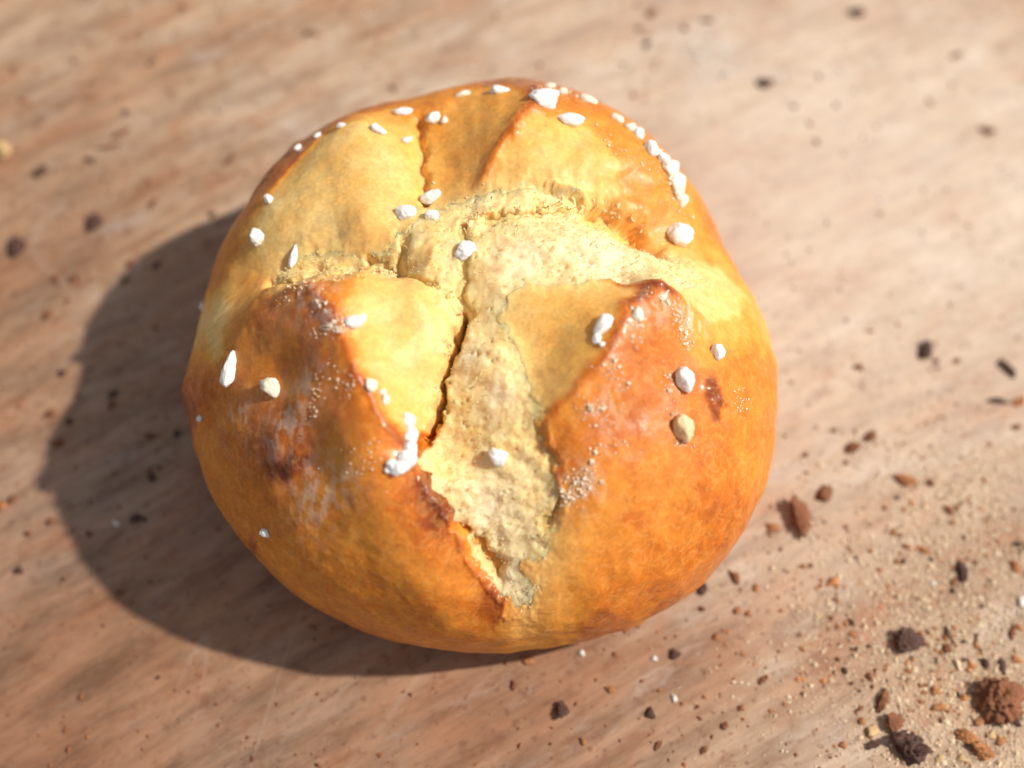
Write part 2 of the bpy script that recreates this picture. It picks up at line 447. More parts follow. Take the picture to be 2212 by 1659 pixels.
PALE = [  # smooth pale skin on the faces of the cuts, browning value
 ([(770,705),(795,625),(870,602),(930,608),(1000,665),(970,740),(950,850),(920,930),(885,935),(855,905),(805,805)], .16),
 ([(1130,606),(1200,608),(1300,615),(1365,640),(1312,700),(1283,780),(1190,890),(1165,915),(1150,840),(1130,760),(1095,690),(1110,640)], .18),
 ([(960,245),(1020,215),(1110,215),(1145,270),(1078,328),(1040,370),(960,390),(935,350)], .30),
 ([(1155,290),(1230,295),(1300,340),(1340,420),(1270,430),(1200,402),(1100,400),(1060,380),(1090,335)], .13),
 ([(870,300),(885,400),(860,480),(820,520),(700,525),(570,575),(540,550),(570,480),(640,390),(720,320),(790,297)], .10),
 ([(1465,535),(1560,565),(1610,640),(1600,690),(1520,700),(1450,655),(1400,632)], .04),
 ([(560,640),(620,612),(780,590),(790,620),(700,640),(620,660)], .32), ([(455,640),(495,650),(500,770),(470,790),(450,720)], .03)]
RIDGES = [([(640,650),(700,640),(748,715),(792,820),(850,918),(900,985)], .10, .16), ([(1430,660),(1385,640),(1325,700),(1288,790),(1180,905),(1165,940)], .07, .2),
          ([(1150,235),(1148,270),(1080,332),(1040,380)], .10, .18), ([(740,275),(650,340),(570,430)], .06, .2)]
G = 760
GX = np.linspace(-6.0, 6.0, G)
gx, gy = np.meshgrid(GX, GX)
gp = np.stack([gx.ravel(), gy.ravel()], -1)

def upsample(small, n):
    """bilinear resize of a square field"""
    m = small.shape[0]
    t = np.linspace(0, m - 1, n); i = np.clip(t.astype(int), 0, m - 2); f = t - i
    a = small[i] * (1 - f)[:, None] + small[i + 1] * f[:, None]
    return a[:, i] * (1 - f) + a[:, i + 1] * f

def tps(ctrl, vals, n=190, lam=0.004):
    """thin plate spline on the plan grid"""
    d = np.linalg.norm(ctrl[:, None] - ctrl[None], axis=2)
    U = lambda r: np.where(r > 1e-9, r * r * np.log(r + 1e-9), 0)
    m = len(ctrl)
    K = np.zeros((m + 3, m + 3)); K[:m, :m] = U(d) + lam * np.eye(m)
    K[:m, m] = 1; K[:m, m + 1:] = ctrl; K[m, :m] = 1; K[m + 1:, :m] = ctrl.T
    w = np.linalg.solve(K, np.concatenate([vals, np.zeros(3)]))
    xs = np.linspace(-6, 6, n); X, Y = np.meshgrid(xs, xs); q = np.stack([X.ravel(), Y.ravel()], -1)
    out = w[m] + q @ w[m + 1:]
    for k in range(m):
        out += w[k] * U(np.hypot(q[:, 0] - ctrl[k, 0], q[:, 1] - ctrl[k, 1]))
    return upsample(out.reshape(n, n), G)

def shepard(ctrl, vals, n=240, sigma=0.33):
    xs = np.linspace(-6, 6, n); X, Y = np.meshgrid(xs, xs)
    num = np.zeros((n, n)); den = np.zeros((n, n))
    for (x, y), v in zip(ctrl, vals):
        d2 = (X - x) ** 2 + (Y - y) ** 2
        w = np.exp(-d2 / (2 * sigma ** 2)) + 2e-4 / (d2 + 0.05) ** 2
        num += w * v; den += w
    return upsample(num / den, G)

def polyline_field(pts, wob=None):
    """distance and signed side of every grid point to a polyline in plan"""
    P = to_plan(pts); best = np.full(len(gp), 1e9); side = np.zeros(len(gp)); q = gp if wob is None else gp + wob
    for a, bb in zip(P[:-1], P[1:]):
        ab = bb - a; L2 = ab @ ab
        t = np.clip(((q - a) @ ab) / L2, 0, 1)
        dv = q - a - t[:, None] * ab
        d = np.hypot(dv[:, 0], dv[:, 1])
        s = ab[0] * (q[:, 1] - a[1]) - ab[1] * (q[:, 0] - a[0])
        m = d < best
        best[m] = d[m]; side[m] = s[m]
    return best.reshape(G, G), np.sign(side).reshape(G, G)

def polygon_sdf(pts, wob):
    P = to_plan(pts); q = gp + wob
    best = np.full(len(q), 1e9); inside = np.zeros(len(q), bool)
    for a, bb in zip(P, np.roll(P, -1, 0)):
        ab = bb - a; t = np.clip(((q - a) @ ab) / (ab @ ab), 0, 1)
        best = np.minimum(best, np.hypot(*(q - a - t[:, None] * ab).T))
        cond = ((a[1] > q[:, 1]) != (bb[1] > q[:, 1]))
        xi = ab[0] * (q[:, 1] - a[1]) / (ab[1] if abs(ab[1]) > 1e-9 else 1e-9) + a[0]
        inside ^= cond & (q[:, 0] < xi)
    return np.where(inside, best, -best).reshape(G, G)

g3 = np.concatenate([gp, np.zeros((len(gp), 1))], 1)
wobble = np.stack([fbm(g3 * 3.2 + 3.1, 4, .6), fbm(g3 * 3.2 + 41.7, 4, .6)], -1) * 0.1
wob2 = wobble * 0.6

# the far side, out of the photograph's sight: gentle lobes
far_a = np.radians(np.array([20, 45, 70, 100, 125, 150]))
far = np.stack([4.7 * np.cos(far_a), 4.7 * np.sin(far_a)], -1)
ring_a = np.radians(np.arange(0, 360, 15)); ring = 6.2 * np.stack([np.cos(ring_a), np.sin(ring_a)], -1)

hp = np.array(HEIGHT, float)
h_ctrl = np.concatenate([to_plan(hp[:, :2]), far, ring]); h_val = np.concatenate([hp[:, 2], np.array([0, .05, .05, .0, .05, .0]), np.zeros(len(ring))])
REL = tps(h_ctrl, h_val)
bp = np.array(BROWN, float)
b_ctrl = np.concatenate([to_plan(bp[:, :2]), far, ring]); b_val = np.concatenate([bp[:, 2], np.full(6, .66), np.full(len(ring), .6)])
BRN = shepard(b_ctrl, b_val)

LIP_H = np.zeros((G, G))
for pts, sgn, up, down, wid in LIPS:
    d, s = polyline_field(pts, wob2)
    s = s * sgn
    LIP_H += np.where(s > 0, up * np.exp(-(d / (wid * .6)) ** 2), -down * np.exp(-d / wid) * smooth(0, .03, d))
TORN_SDF = np.max([polygon_sdf(p, wobble) for p in TORN], axis=0)
CRK = np.zeros((G, G)); CRKM = np.zeros((G, G))
for pts, dep, w in CRACKS:
    d, s = polyline_field(pts, wobble * 0.9)
    CRK += dep * np.exp(-(d / w) ** 2)
    CRKM = np.maximum(CRKM, np.exp(-(d / (w * 1.6)) ** 2))
for pts, val in PALE:
    sd_ = polygon_sdf(pts, wobble * 0.8)
    w_ = smooth(-0.05, 0.09, sd_)
    BRN = BRN * (1 - w_) + (val + (BRN - val) * 0.25) * w_
for pts, hh, w in RIDGES:
    d, s = polyline_field(pts, wobble * 0.5)
    REL += hh * np.exp(-(d / w) ** 1.5)
    BRN += 0.22 * np.exp(-(d / .07) ** 2)
# small burst blisters and bumps on the glaze
for px, py, rad, hh in ((630, 985, .32, .07), (1518, 848, .10, .07), (1526, 872, .07, .05), (1543, 866, .09, .07), (1538, 890, .08, .05), (610, 985, .12, .05), (645, 1005, .12, .05), (600, 930, .3, .05), (700, 1060, .35, .04), (1470, 925, .2, .05), (660, 880, .2, .05), (420, 830, .22, .1), (1430, 690, .22, .05), (425, 1000, .3, .08), (460, 900, .3, -.1)):
    c0 = to_plan([(px, py)])[0]
    REL += hh * np.exp(-(((gx - c0[0]) ** 2 + (gy - c0[1]) ** 2) / rad ** 2))

for px, py, rx, ry, ang, val, amt in ((628, 1000, .42, .2, -12, 1.0, .95), (600, 960, .3, .3, 0, .85, .5), (1530, 865, .17, .34, 12, .95, .9), (415, 825, .3, .25, 0, .95, .8), (1065, 1300, .22, .2, 0, .85, .7), (935, 1090, .2, .42, 25, .92, .7), (575, 1240, .16, .12, 0, .85, .6), (1370, 1120, .18, .13, 0, .75, .5), (1440, 1290, .3, .18, 20, .8, .5), (1290, 1340, .3, .1, 10, .85, .6)):
    c0 = to_plan([(px, py)])[0]; ca, sa = math.cos(math.radians(ang)), math.sin(math.radians(ang))
    uu = ((gx - c0[0] + wobble[:, 0].reshape(G, G)) * ca + (gy - c0[1]) * sa) / rx; vv = (-(gx - c0[0]) * sa + (gy - c0[1] + wobble[:, 1].reshape(G, G)) * ca) / ry
    w_ = amt * smooth(1.25, .6, np.hypot(uu, vv))
    BRN = BRN * (1 - w_) + val * w_

def sample(F, x, y):
    tx = np.clip((x + 6) / 12 * (G - 1), 0, G - 1.001); ty = np.clip((y + 6) / 12 * (G - 1), 0, G - 1.001)
    i = tx.astype(int); j = ty.astype(int); fx = tx - i; fy = ty - j
    return (F[j, i] * (1 - fx) + F[j, i + 1] * fx) * (1 - fy) + (F[j + 1, i] * (1 - fx) + F[j + 1, i + 1] * fx) * fy

RAMP_X = [0, .2, .45, .65, .8, 1.0]
RAMP_C = np.array([(.86, .615, .255), (.84, .46, .11), (.76, .285, .032), (.60, .165, .012), (.38, .08, .007), (.15, .025, .005)])

def disc_grid(n):
    t = np.linspace(-1, 1, n); u, v = np.meshgrid(t, t); u = u.ravel(); v = v.ravel()
    rho = np.maximum(np.abs(u), np.abs(v))
    with np.errstate(divide='ignore', invalid='ignore'):
        ph = np.where(np.abs(u) >= np.abs(v), math.pi / 4 * (v / np.where(u == 0, 1, u)) + np.where(u < 0, math.pi, 0),
                      math.pi / 2 - math.pi / 4 * (u / np.where(v == 0, 1, v)) + np.where(v < 0, math.pi, 0))
    a = np.interp(rho, [0, .80, .95, 1.0], [0, 1, 2, 3])
    # even spacing along the arc near the crown
    idx = np.arange(n * n).reshape(n, n)
    f = np.stack([idx[:-1, :-1], idx[:-1, 1:], idx[1:, 1:], idx[1:, :-1]], -1).reshape(-1, 4)
    return a, ph, f

def dome_normal(a, ph):
    e = 1e-3
    p = dome(np.clip(a, 0.02, 1.98), ph)
    du = dome(np.clip(a, 0.02, 1.98) + e, ph) - p; dv = dome(np.clip(a, 0.02, 1.98), ph + e) - p
    n = np.cross(du, dv); n /= np.linalg.norm(n, axis=1)[:, None] + 1e-12
    return n

def bun_surface(n, torn):
    """vertices of the crust shell (torn=False) or of the crumb beneath it (torn=True)"""
    a, ph, f = disc_grid(n)
    p = dome(a, ph); nrm = dome_normal(a, ph)
    x, y = p[:, 0], p[:, 1]
    top = 1 - smooth(0.93, 1.0, a)                  # relief belongs to the upper side
    side = 1 - smooth(1.0, 1.9, a)
    h = sample(REL, x, y) * top + sample(LIP_H, x, y) * top
    sdf = np.where(a < 0.97, sample(TORN_SDF, x, y), -1.0)
    crk = sample(CRK, x, y) * top
    crm = sample(CRKM, x, y) * top
    h = h + 0.035 * fbm(p * 1.1, 3) * np.where(a > 1.5, 0, 1)
    ground = 1 - smooth(1.6, 2.0, a)
    if not torn:
        k = smooth(0.015, 0.085, sdf)                # 1 where the crust is gone
        brn = sample(BRN, x, y)
        thick = smooth(.3, .6, brn)                 # browned crust stands proud, pale skin lies flush with the crumb
        near = np.exp(-np.clip(-sdf, 0, 9) / 0.22) * (1 - thick)
        h = h + 0.004 + 0.026 * thick + 0.006 * fbm(p * 4.0 + 5, 3) * side - (0.09 + 0.10 * thick) * k - crk * (1 - k) * .8
        lip = np.exp(-((sdf + 0.05) / 0.05) ** 2) * thick
        h = h + lip * 0.03 * (1 + fbm(p * 7 + 9, 2)) + near * 0.035 * fbm(p * 5 + 3, 3, .5)
        brn = sample(BRN, x, y)
        brn = np.where(a > 0.95, brn * (1 - side * 0) , brn)
        mott = fbm(p * 2.2 + 30, 4, .6)
        web = 1 - np.abs(perlin(p * np.array([3.2, 3.2, 3.2]) + 70)) * 2.2
        brn = brn + 0.085 * mott - 0.05 * smooth(.55, 1.0, web) * smooth(.3, .5, brn) + lip * 0.10 * smooth(.25, .5, brn)
        brn = np.where(crm > 0.2, brn - 0.15 * crm, brn)
        under = smooth(1.25, 1.7, a)
        brn = brn + 0.14 * under
        brn = np.clip(brn, 0, 1)
        tint = np.stack([np.interp(brn, RAMP_X, RAMP_C[:, c]) for c in range(3)], -1)
        tint = tint + (np.array([.87, .62, .26]) - tint) * (near * .75)[:, None]
        film_sheen = np.zeros(len(h))  # dried sugar film, with the sky's sheen painted into the tint
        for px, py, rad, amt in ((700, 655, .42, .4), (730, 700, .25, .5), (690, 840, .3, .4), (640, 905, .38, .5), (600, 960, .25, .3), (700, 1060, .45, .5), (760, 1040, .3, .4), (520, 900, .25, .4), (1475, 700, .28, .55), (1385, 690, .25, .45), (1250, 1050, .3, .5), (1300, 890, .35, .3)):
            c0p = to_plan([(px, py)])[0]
            film_sheen = np.maximum(film_sheen, amt * np.exp(-((x - c0p[0]) ** 2 + (y - c0p[1]) ** 2) / rad ** 2))
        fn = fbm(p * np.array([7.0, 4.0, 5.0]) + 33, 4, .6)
        film_sheen = film_sheen * smooth(-.12, .3, fn) * (a < 1)
        tint = tint + (np.array([.80, .66, .54]) - tint) * film_sheen[:, None]
        h = h + .006 * film_sheen
        gloss = np.clip(smooth(.42, .8, brn) * (0.55 + 0.7 * fbm(p * 1.6 + 50, 3)), 0, 1)
    else:
        k = smooth(-0.06, 0.0, sdf)
        h = h + 0.006 - 0.10 * (1 - k) - crk
        m = (sdf > -0.08) & (a < 0.97)
        q = p[m]
        # ragged, stretched gluten: noise drawn out along the tear, and open pores
        r1 = fbm(q * np.array([3.2, 4.4, 3.8]) + 11, 4, .40)
        r2 = np.abs(fbm(q * 9.0 + 23, 3, .6)); wq = q + 0.12 * np.stack([perlin(q * 2.2 + 5), perlin(q * 2.2 + 55), perlin(q * 2.2 + 95)], -1); r3 = np.maximum(1 - 3.2 * np.abs(perlin(wq * np.array([5.2, 3.4, 4.0]) + 19)), 0) + .6 * np.maximum(1 - 3.0 * np.abs(perlin(wq * np.array([11, 7, 9.0]) + 39)), 0)
        wo = worley(q * 7.5 + 0.4 * r1[:, None]); wo2 = worley(q * 15 + 5)
        pores = -0.065 * smooth(.30, .10, wo) * (perlin(q * 2.1 + 90) > .12) - 0.018 * smooth(.30, .12, wo2)
        add = np.zeros(len(h))
        add[m] = 0.05 * r1 + 0.010 * r3 - .012 + pores
        h = h + add * k * (.3 + .7 * smooth(0, .16, sdf))
        tone = 0.5 + 0.5 * fbm(p * 1.5 + 77, 3)
        tone2 = np.clip(0.5 + 0.9 * fbm(p * 3.1 + 61, 3), 0, 1)
        c0, c1, c2 = np.array([.90, .68, .33]), np.array([.89, .59, .21]), np.array([.92, .76, .46])
        tint = c0 + (c1 - c0) * np.clip(tone2 * 1.1 - .25, 0, 1)[:, None]
        tint = tint + (c2 - tint) * np.clip(tone * 1.4 - .75, 0, 1)[:, None]
        white = np.zeros(len(h))
        for px, py, rad in ((1110, 1270, .45), (1060, 1110, .55), (1300, 560, .7), (1140, 560, .5), (1010, 760, .3), (1080, 850, .3)):
            c0p = to_plan([(px, py)])[0]
            white = np.maximum(white, .75 * np.exp(-((x - c0p[0]) ** 2 + (y - c0p[1]) ** 2) / rad ** 2))
        tint = tint + (np.array([.87, .72, .50]) - tint) * white[:, None]
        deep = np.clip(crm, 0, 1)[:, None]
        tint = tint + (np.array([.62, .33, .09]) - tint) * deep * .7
        rim = np.exp(-(np.clip(sdf, 0, 9) / 0.10))[:, None]
        tint = tint + (np.array([.80, .54, .18]) - tint) * rim * .4
        gloss = np.zeros(len(h))
    h = h * ground
    pos = p + nrm * h[:, None]
    # the relief of the crown rises upward more than outward
    pos[:, 2] = np.maximum(pos[:, 2], -0.015) + board_z(pos[:, 0], pos[:, 1]) * smooth(1.0, 2.0, a)
    return pos, f, tint, gloss, sdf, a, nrm

bun = obj('sweet_bun', None)
bun.empty_display_size = 0.02
tag(bun, 'round golden brown sweet bun split open in a cross and dotted with white pearl sugar', 'bun')

def build_body(n, torn, name, material):
    pos, f, tint, gloss, sdf, a, nrm = bun_surface(n, torn)
    me = quick_mesh(name, pos * CM, f, material)
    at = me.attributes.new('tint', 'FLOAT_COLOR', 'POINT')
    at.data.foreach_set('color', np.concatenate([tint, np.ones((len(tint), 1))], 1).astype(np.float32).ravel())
    at = me.attributes.new('gloss', 'FLOAT', 'POINT')
    at.data.foreach_set('value', gloss.astype(np.float32))
    o = obj(name, me, bun)
    return o, pos, sdf, a, nrm
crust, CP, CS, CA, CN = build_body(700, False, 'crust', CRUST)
crumb, TP, TS, TA, TN = build_body(800, True, 'torn_crumb', CRUMB)

# ------------------------------------------------------------------ pearl sugar, grains and fibres on the bun
V = np.concatenate([CP[CA < 1.6], TP[TA < 0.97]]); VN = np.concatenate([CN[CA < 1.6], TN[TA < 0.97]])
VX, VY = project(V); VD = (V - CAM) @ FWD

def surface_at(px, py, rad=5):
    m = (np.abs(VX - px) < rad) & (np.abs(VY - py) < rad)
    if not m.any():
        m = np.argsort((VX - px) ** 2 + (VY - py) ** 2)[:6]
        return V[m].mean(0), VN[m].mean(0), False
    d = VD[m]; i = np.where(m)[0]
    near = i[d < d.min() + 0.06]
    return V[near].mean(0), VN[near].mean(0), True

def ico(sub):
    import bmesh
    bm = bmesh.new(); bmesh.ops.create_icosphere(bm, subdivisions=sub, radius=1.0)
    v = np.array([x.co[:] for x in bm.verts]); f = np.array([[x.index for x in fc.verts] for fc in bm.faces]); bm.free()
    return v, f
ICO3, ICO3F = ico(4)
ICO2, ICO2F = ico(3)
ICO4, ICO4F = ico(5)

def nugget(seed, planes=11, soft=8.0, rough=0.13):
    """rounded lump with broken facets"""
    r = np.random.default_rng(seed)
    n = r.normal(size=(planes, 3)); n /= np.linalg.norm(n, axis=1)[:, None]
    d = r.uniform(0.72, 1.0, planes)
    dots = np.clip(ICO3 @ n.T, 1e-3, None)
    t = d / dots
    rad = (np.sum(np.minimum(t, 4) ** -soft, axis=1)) ** (-1 / soft)
    rad = np.clip(rad, 0.5, 1.25)
    v = ICO3 * rad[:, None]
    v *= (1 + rough * fbm(v * 3.0 + seed * 3.7, 4, .6))[:, None]
    return v / np.abs(v).max(0)

PEARLS = [nugget(s) for s in range(8)]
PEARL_MESH = {}
def pearl_mesh(i, material):
    if (i, material.name) not in PEARL_MESH:
        PEARL_MESH[(i, material.name)] = quick_mesh('sugar_pearl', PEARLS[i], ICO3F, material)
    return PEARL_MESH[(i, material.name)]

SC = 133.0
SUGARS = [  # photograph position, width, height, turn (degrees), kind
 (1075,193,50,30,0,'w'),(1178,217,60,44,10,'w'),(1230,257,60,34,-5,'w'),(868,240,46,24,0,'w'),(934,256,34,30,30,'w'),(815,277,46,24,-30,'w'),(877,303,32,17,25,'w'),
 (735,270,20,14,0,'w'),(683,291,18,13,40,'w'),(642,318,18,16,40,'w'),(998,202,34,16,15,'c'),(1190,185,24,18,0,'c'),(1218,197,22,20,0,'c'),(1272,216,40,22,-30,'c'),(1335,255,28,22,-20,'c'),
 (1380,285,26,36,10,'w'),(1404,318,44,32,-40,'w'),(1432,342,34,28,0,'w'),(1450,370,38,48,20,'c'),(1462,402,38,60,10,'c'),(1474,436,24,34,0,'c'),(1420,330,24,18,0,'c'),(1362,272,30,22,-30,'c'),(1330,250,20,14,0,'c'),
 (930,430,44,30,20,'w'),(877,463,44,36,-10,'w'),(930,467,34,26,25,'w'),(1007,548,44,48,0,'w'),(1463,506,60,58,0,'w'),(578,430,24,24,0,'w'),(555,510,38,46,0,'w'),(633,556,19,52,-8,'w'),
 (762,694,56,32,22,'c2'),(1303,703,48,34,40,'w'),(1288,732,18,34,10,'w'),(1545,758,38,34,-30,'w'),(1472,818,46,54,0,'w'),(1470,922,52,60,0,'a'),
 (800,830,27,34,10,'c'),(826,848,18,16,0,'c'),(832,864,20,22,0,'c'),(1076,988,36,36,0,'w'),(590,838,34,50,35,'c'),(495,800,36,76,-8,'w'),(570,1150,28,18,-20,'w'),(427,660,14,22,0,'w'),(430,903,14,16,0,'w'),(1375,682,24,30,10,'c'),(1300,745,12,12,0,'w'),(958,262,16,18,0,'c')]
SM = {'w': SUGAR, 'c': SUGAR_CREAM, 'c2': SUGAR, 'a': SUGAR_AMBER}
from mathutils import Matrix
def place(o, pos, w, h, dep, turn, nrm, tilt_to_normal=0.35):
    z = -FWD * (1 - tilt_to_normal) + nrm * tilt_to_normal; z /= np.linalg.norm(z)
    x = RIGHT * math.cos(math.radians(turn)) + UP * math.sin(math.radians(turn)); x = x - z * (x @ z); x /= np.linalg.norm(x)
    y = np.cross(z, x)
    M = np.eye(4); M[:3, 0] = x * w; M[:3, 1] = y * h; M[:3, 2] = z * dep; M[:3, 3] = pos * CM
    o.matrix_world = Matrix(M.tolist())

rs = np.random.default_rng(3)
for i, (px, py, w, h, t, k) in enumerate(SUGARS):
    p, n, ok = surface_at(px, py)
    w2, h2 = 1.13 * w / SC / 2 * CM, 1.13 * h / SC / 2 * CM
    dep = 0.9 * min(w2, h2) + 0.1 * max(w2, h2)
    o = obj('sugar_pearl', pearl_mesh(int(rs.integers(8)), SM[k]), bun)
    place(o, p + n * dep / CM * (-.1 if k == 'a' else .12), w2, h2, dep, t, n)

def lumps(name, parts, material, rise=0.25):
    """several lumps fused into one piece"""
    vs, fs, off = [], [], 0
    for j, (px, py, rad, stretch) in enumerate(parts):
        p, n, ok = surface_at(px, py)
        r = rad / SC
        v = PEARLS[j % 8] * np.array([r, r * stretch, r * 0.8])
        v = v @ np.stack([RIGHT, UP, -FWD]) + p + n * r * rise
        vs.append(v); fs.append(ICO3F + off); off += len(v)
    v = np.concatenate(vs)
    v += 0.012 * fbm(v * 9, 3)[:, None] * np.array([1, 1, 1])
    return obj(name, quick_mesh(name, v * CM, np.concatenate(fs), material), bun)
lumps('sugar_streak', [(884, 910, 16, 1.3), (887, 940, 18, 1.2), (884, 968, 17, 1.2), (880, 994, 21, 1.2), (864, 1012, 20, .9), (846, 1003, 15, .9), (836, 1014, 9, .9)], SUGAR)

def scatter_grains(name, clusters, material, size, parent):
    vs, fs, off = [], [], 0
    box = np.array([(x, y, z) for x in (-1, 1) for y in (-1, 1) for z in (-1, 1)], float)
    bf = np.array([(0, 1, 3, 2), (4, 6, 7, 5), (0, 4, 5, 1), (2, 3, 7, 6), (0, 2, 6, 4), (1, 5, 7, 3)])
    for cx, cy, sx, sy, ang, cnt in clusters:
        for _ in range(int(cnt * .6)):
            a, b_ = rs.normal() * sx, rs.normal() * sy; ca, sa = math.cos(math.radians(ang)), math.sin(math.radians(ang))
            p, n, ok = surface_at(cx + a * ca - b_ * sa, cy + a * sa + b_ * ca, 3)
            if not ok:
                continue
            q, _ = np.linalg.qr(rs.normal(size=(3, 3)))
            r = size * rs.lognormal(0, .45)
            v = (box * np.array([r, r * rs.uniform(.6, 1), r * rs.uniform(.5, 1)])) @ q + p + n * r * .4
            vs.append(v); fs.append(bf + off); off += 8
    o = obj(name, quick_mesh(name, np.concatenate(vs) * CM, np.concatenate(fs), material, False), parent)
    o['kind'] = 'stuff'
    return o
scatter_grains('sugar_grains', [(712,706,20,7,-25,150),(738,712,9,6,-25,60),(690,655,14,12,30,45),(1468,690,7,20,-8,170),(1482,735,6,16,-15,90),(1440,652,22,4,35,60),(1382,688,9,16,0,90),(1375,720,10,14,0,40),(1252,1042,22,13,-30,230),(1222,1075,13,11,0,120),
  (1290,885,22,16,0,130),(1322,800,18,22,0,80),(1442,830,6,26,0,60),(1472,948,15,10,0,70),(1310,960,30,12,-20,50),(690,830,8,40,15,60),(745,830,18,20,0,40),(1600,870,9,18,0,60),(620,640,30,8,-15,25),
  (1350,330,40,12,30,60),(1448,400,9,50,-20,140),(1210,195,60,7,10,70),(800,990,40,20,0,50),(1070,425,60,16,0,25)], SUGAR_GRAIN, 0.0095, bun)

# stretched strands across the torn gap and fine fibres standing off the crumb
def strands(name, segs, material, kind='stuff'):
    vs, fs, off = [], [], 0
    for p0, p1, r, bow in segs:
        d = p1 - p0; L = np.linalg.norm(d) + 1e-9; d = d / L
        s = np.cross(d, FWD); s /= np.linalg.norm(s) + 1e-9; u = np.cross(s, d)
        st = 4
        for k in range(st):
            t = k / (st - 1)
            c = p0 + (p1 - p0) * t + bow * math.sin(math.pi * t)
            rr_ = r * (1 + 0.9 * abs(2 * t - 1) ** 3)
            for a in range(4):
                vs.append(c + rr_ * (s * math.cos(a * math.pi / 2) + u * math.sin(a * math.pi / 2)))
        for k in range(st - 1):
            for a in range(4):
                fs.append((off + k * 4 + a, off + k * 4 + (a + 1) % 4, off + k * 4 + 4 + (a + 1) % 4, off + k * 4 + 4 + a))
        off += st * 4
    o = obj(name, quick_mesh(name, np.array(vs) * CM, np.array(fs), material), bun)
    if kind:
        o['kind'] = kind
    return o
at_n = crumb.data  # fibres carry the crumb's colour through their own attribute
FIB, nt, b = mat('gluten_fibre')
n = N(nt, 'TexNoise', Scale=300.0); nt.links.new(object_coords(nt), n.inputs['Vector'])
nt.links.new(ramp(nt, n.outputs[0], [(0.3, (.88, .66, .30)), (0.7, (.92, .80, .50))]), b.inputs['Base Color'])
b.inputs['Roughness'].default_value = 0.4
segs = []
for x0, y0, x1, y1, r in ((1288,424,1284,448,.022),(1294,426,1306,452,.014),(1310,428,1312,458,.02),(1326,434,1322,462,.012),(1336,436,1338,468,.026),(1352,440,1350,472,.012),(1262,428,1258,446,.02),
        (1240,424,1244,444,.016),(1215,420,1212,442,.018),(1190,430,1186,446,.014),(1372,452,1364,482,.014),(1400,468,1396,494,.012),(1275,428,1268,450,.012),(1170,432,1174,448,.016)):
    p0, n0, _ = surface_at(x0, y0); p1, n1_, _ = surface_at(x1, y1)
    segs.append((p0 - n0 * .03, p1 - n1_ * .03, r, np.array([rs.normal() * .02, 0, rs.uniform(-.04, .03)])))
strands('torn_strands', segs, FIB)
segs = []
def shreds(line, count, lo, hi):
    P = np.array(line, float); L = np.r_[0, np.cumsum(np.hypot(*np.diff(P, axis=0).T))]
    for _ in range(count):
        t = rs.uniform(0, L[-1]); px = np.interp(t, L, P[:, 0]) + rs.normal() * 5; py = np.interp(t, L, P[:, 1]) + rs.normal() * 6
        p, n_, ok = surface_at(px, py, 3)
        if ok:
            d = n_ * rs.uniform(.3, 1) + rs.normal(size=3) * .6
            d /= np.linalg.norm(d)
            segs.append((p - n_ * .02, p + d * rs.uniform(lo, hi), rs.uniform(.005, .014), rs.normal(size=3) * .015))
shreds([(1010,470),(1100,455),(1200,445),(1300,450),(1400,490)], 80, .05, .14)
shreds([(940,606),(1000,664),(972,740),(958,800),(945,870),(920,940)], 60, .03, .08)
shreds([(600,625),(700,600),(790,590),(860,591)], 60, .03, .07)
strands('torn_shreds', segs, FIB)
idx = np.where((TS > 0.0) & (TA < 0.95))[0]
segs = []
for i in rs.choice(idx, 2600):
    dirv = TN[i] * rs.uniform(.2, 1) + rs.normal(size=3) * .7
    dirv /= np.linalg.norm(dirv)
    L = rs.lognormal(math.log(.045), .45)
    segs.append((TP[i] - TN[i] * .01, TP[i] + dirv * L, rs.uniform(.0025, .006), rs.normal(size=3) * .01))
strands('crumb_fibres', segs, FIB)

# ------------------------------------------------------------------ loose crumbs on the board
def shard(seed, flat, rough, base=None):
    v = (ICO2 if base is None else base).copy()
    r = np.random.default_rng(seed + 100)
    n = r.normal(size=(9, 3)); n /= np.linalg.norm(n, axis=1)[:, None]; d = r.uniform(.45, 1.0, 9)
    t = np.clip(d / np.clip(v @ n.T, 1e-3, None), 0, 3)
    rad = np.clip((np.sum(t ** -10.0, axis=1)) ** -.1, .35, 1.3)
    v = v * rad[:, None] * (1 + rough * fbm(v * 2.0 + seed * 5.1, 4, .6))[:, None]
    if base is not None:
        v *= (1 - .28 * smooth(.45, .15, worley(v * 2.6 + seed)) + .05 * fbm(v * 5 + seed, 3, .5))[:, None]
    v /= np.abs(v).max(0)
    v[:, 2] *= flat
    return v
SHARDS = [shard(k, f, r) for k, (f, r) in enumerate(((.75, .35), (.6, .5), (.8, .3), (.5, .45), (.9, .4), (.55, .6)))]
SHARD_MESH = {}
def shard_mesh(i, c):
    if (i, c) not in SHARD_MESH:
        SHARD_MESH[(i, c)] = quick_mesh('crumb', SHARDS[i], ICO2F, CRUMB_MAT[c])
    return SHARD_MESH[(i, c)]

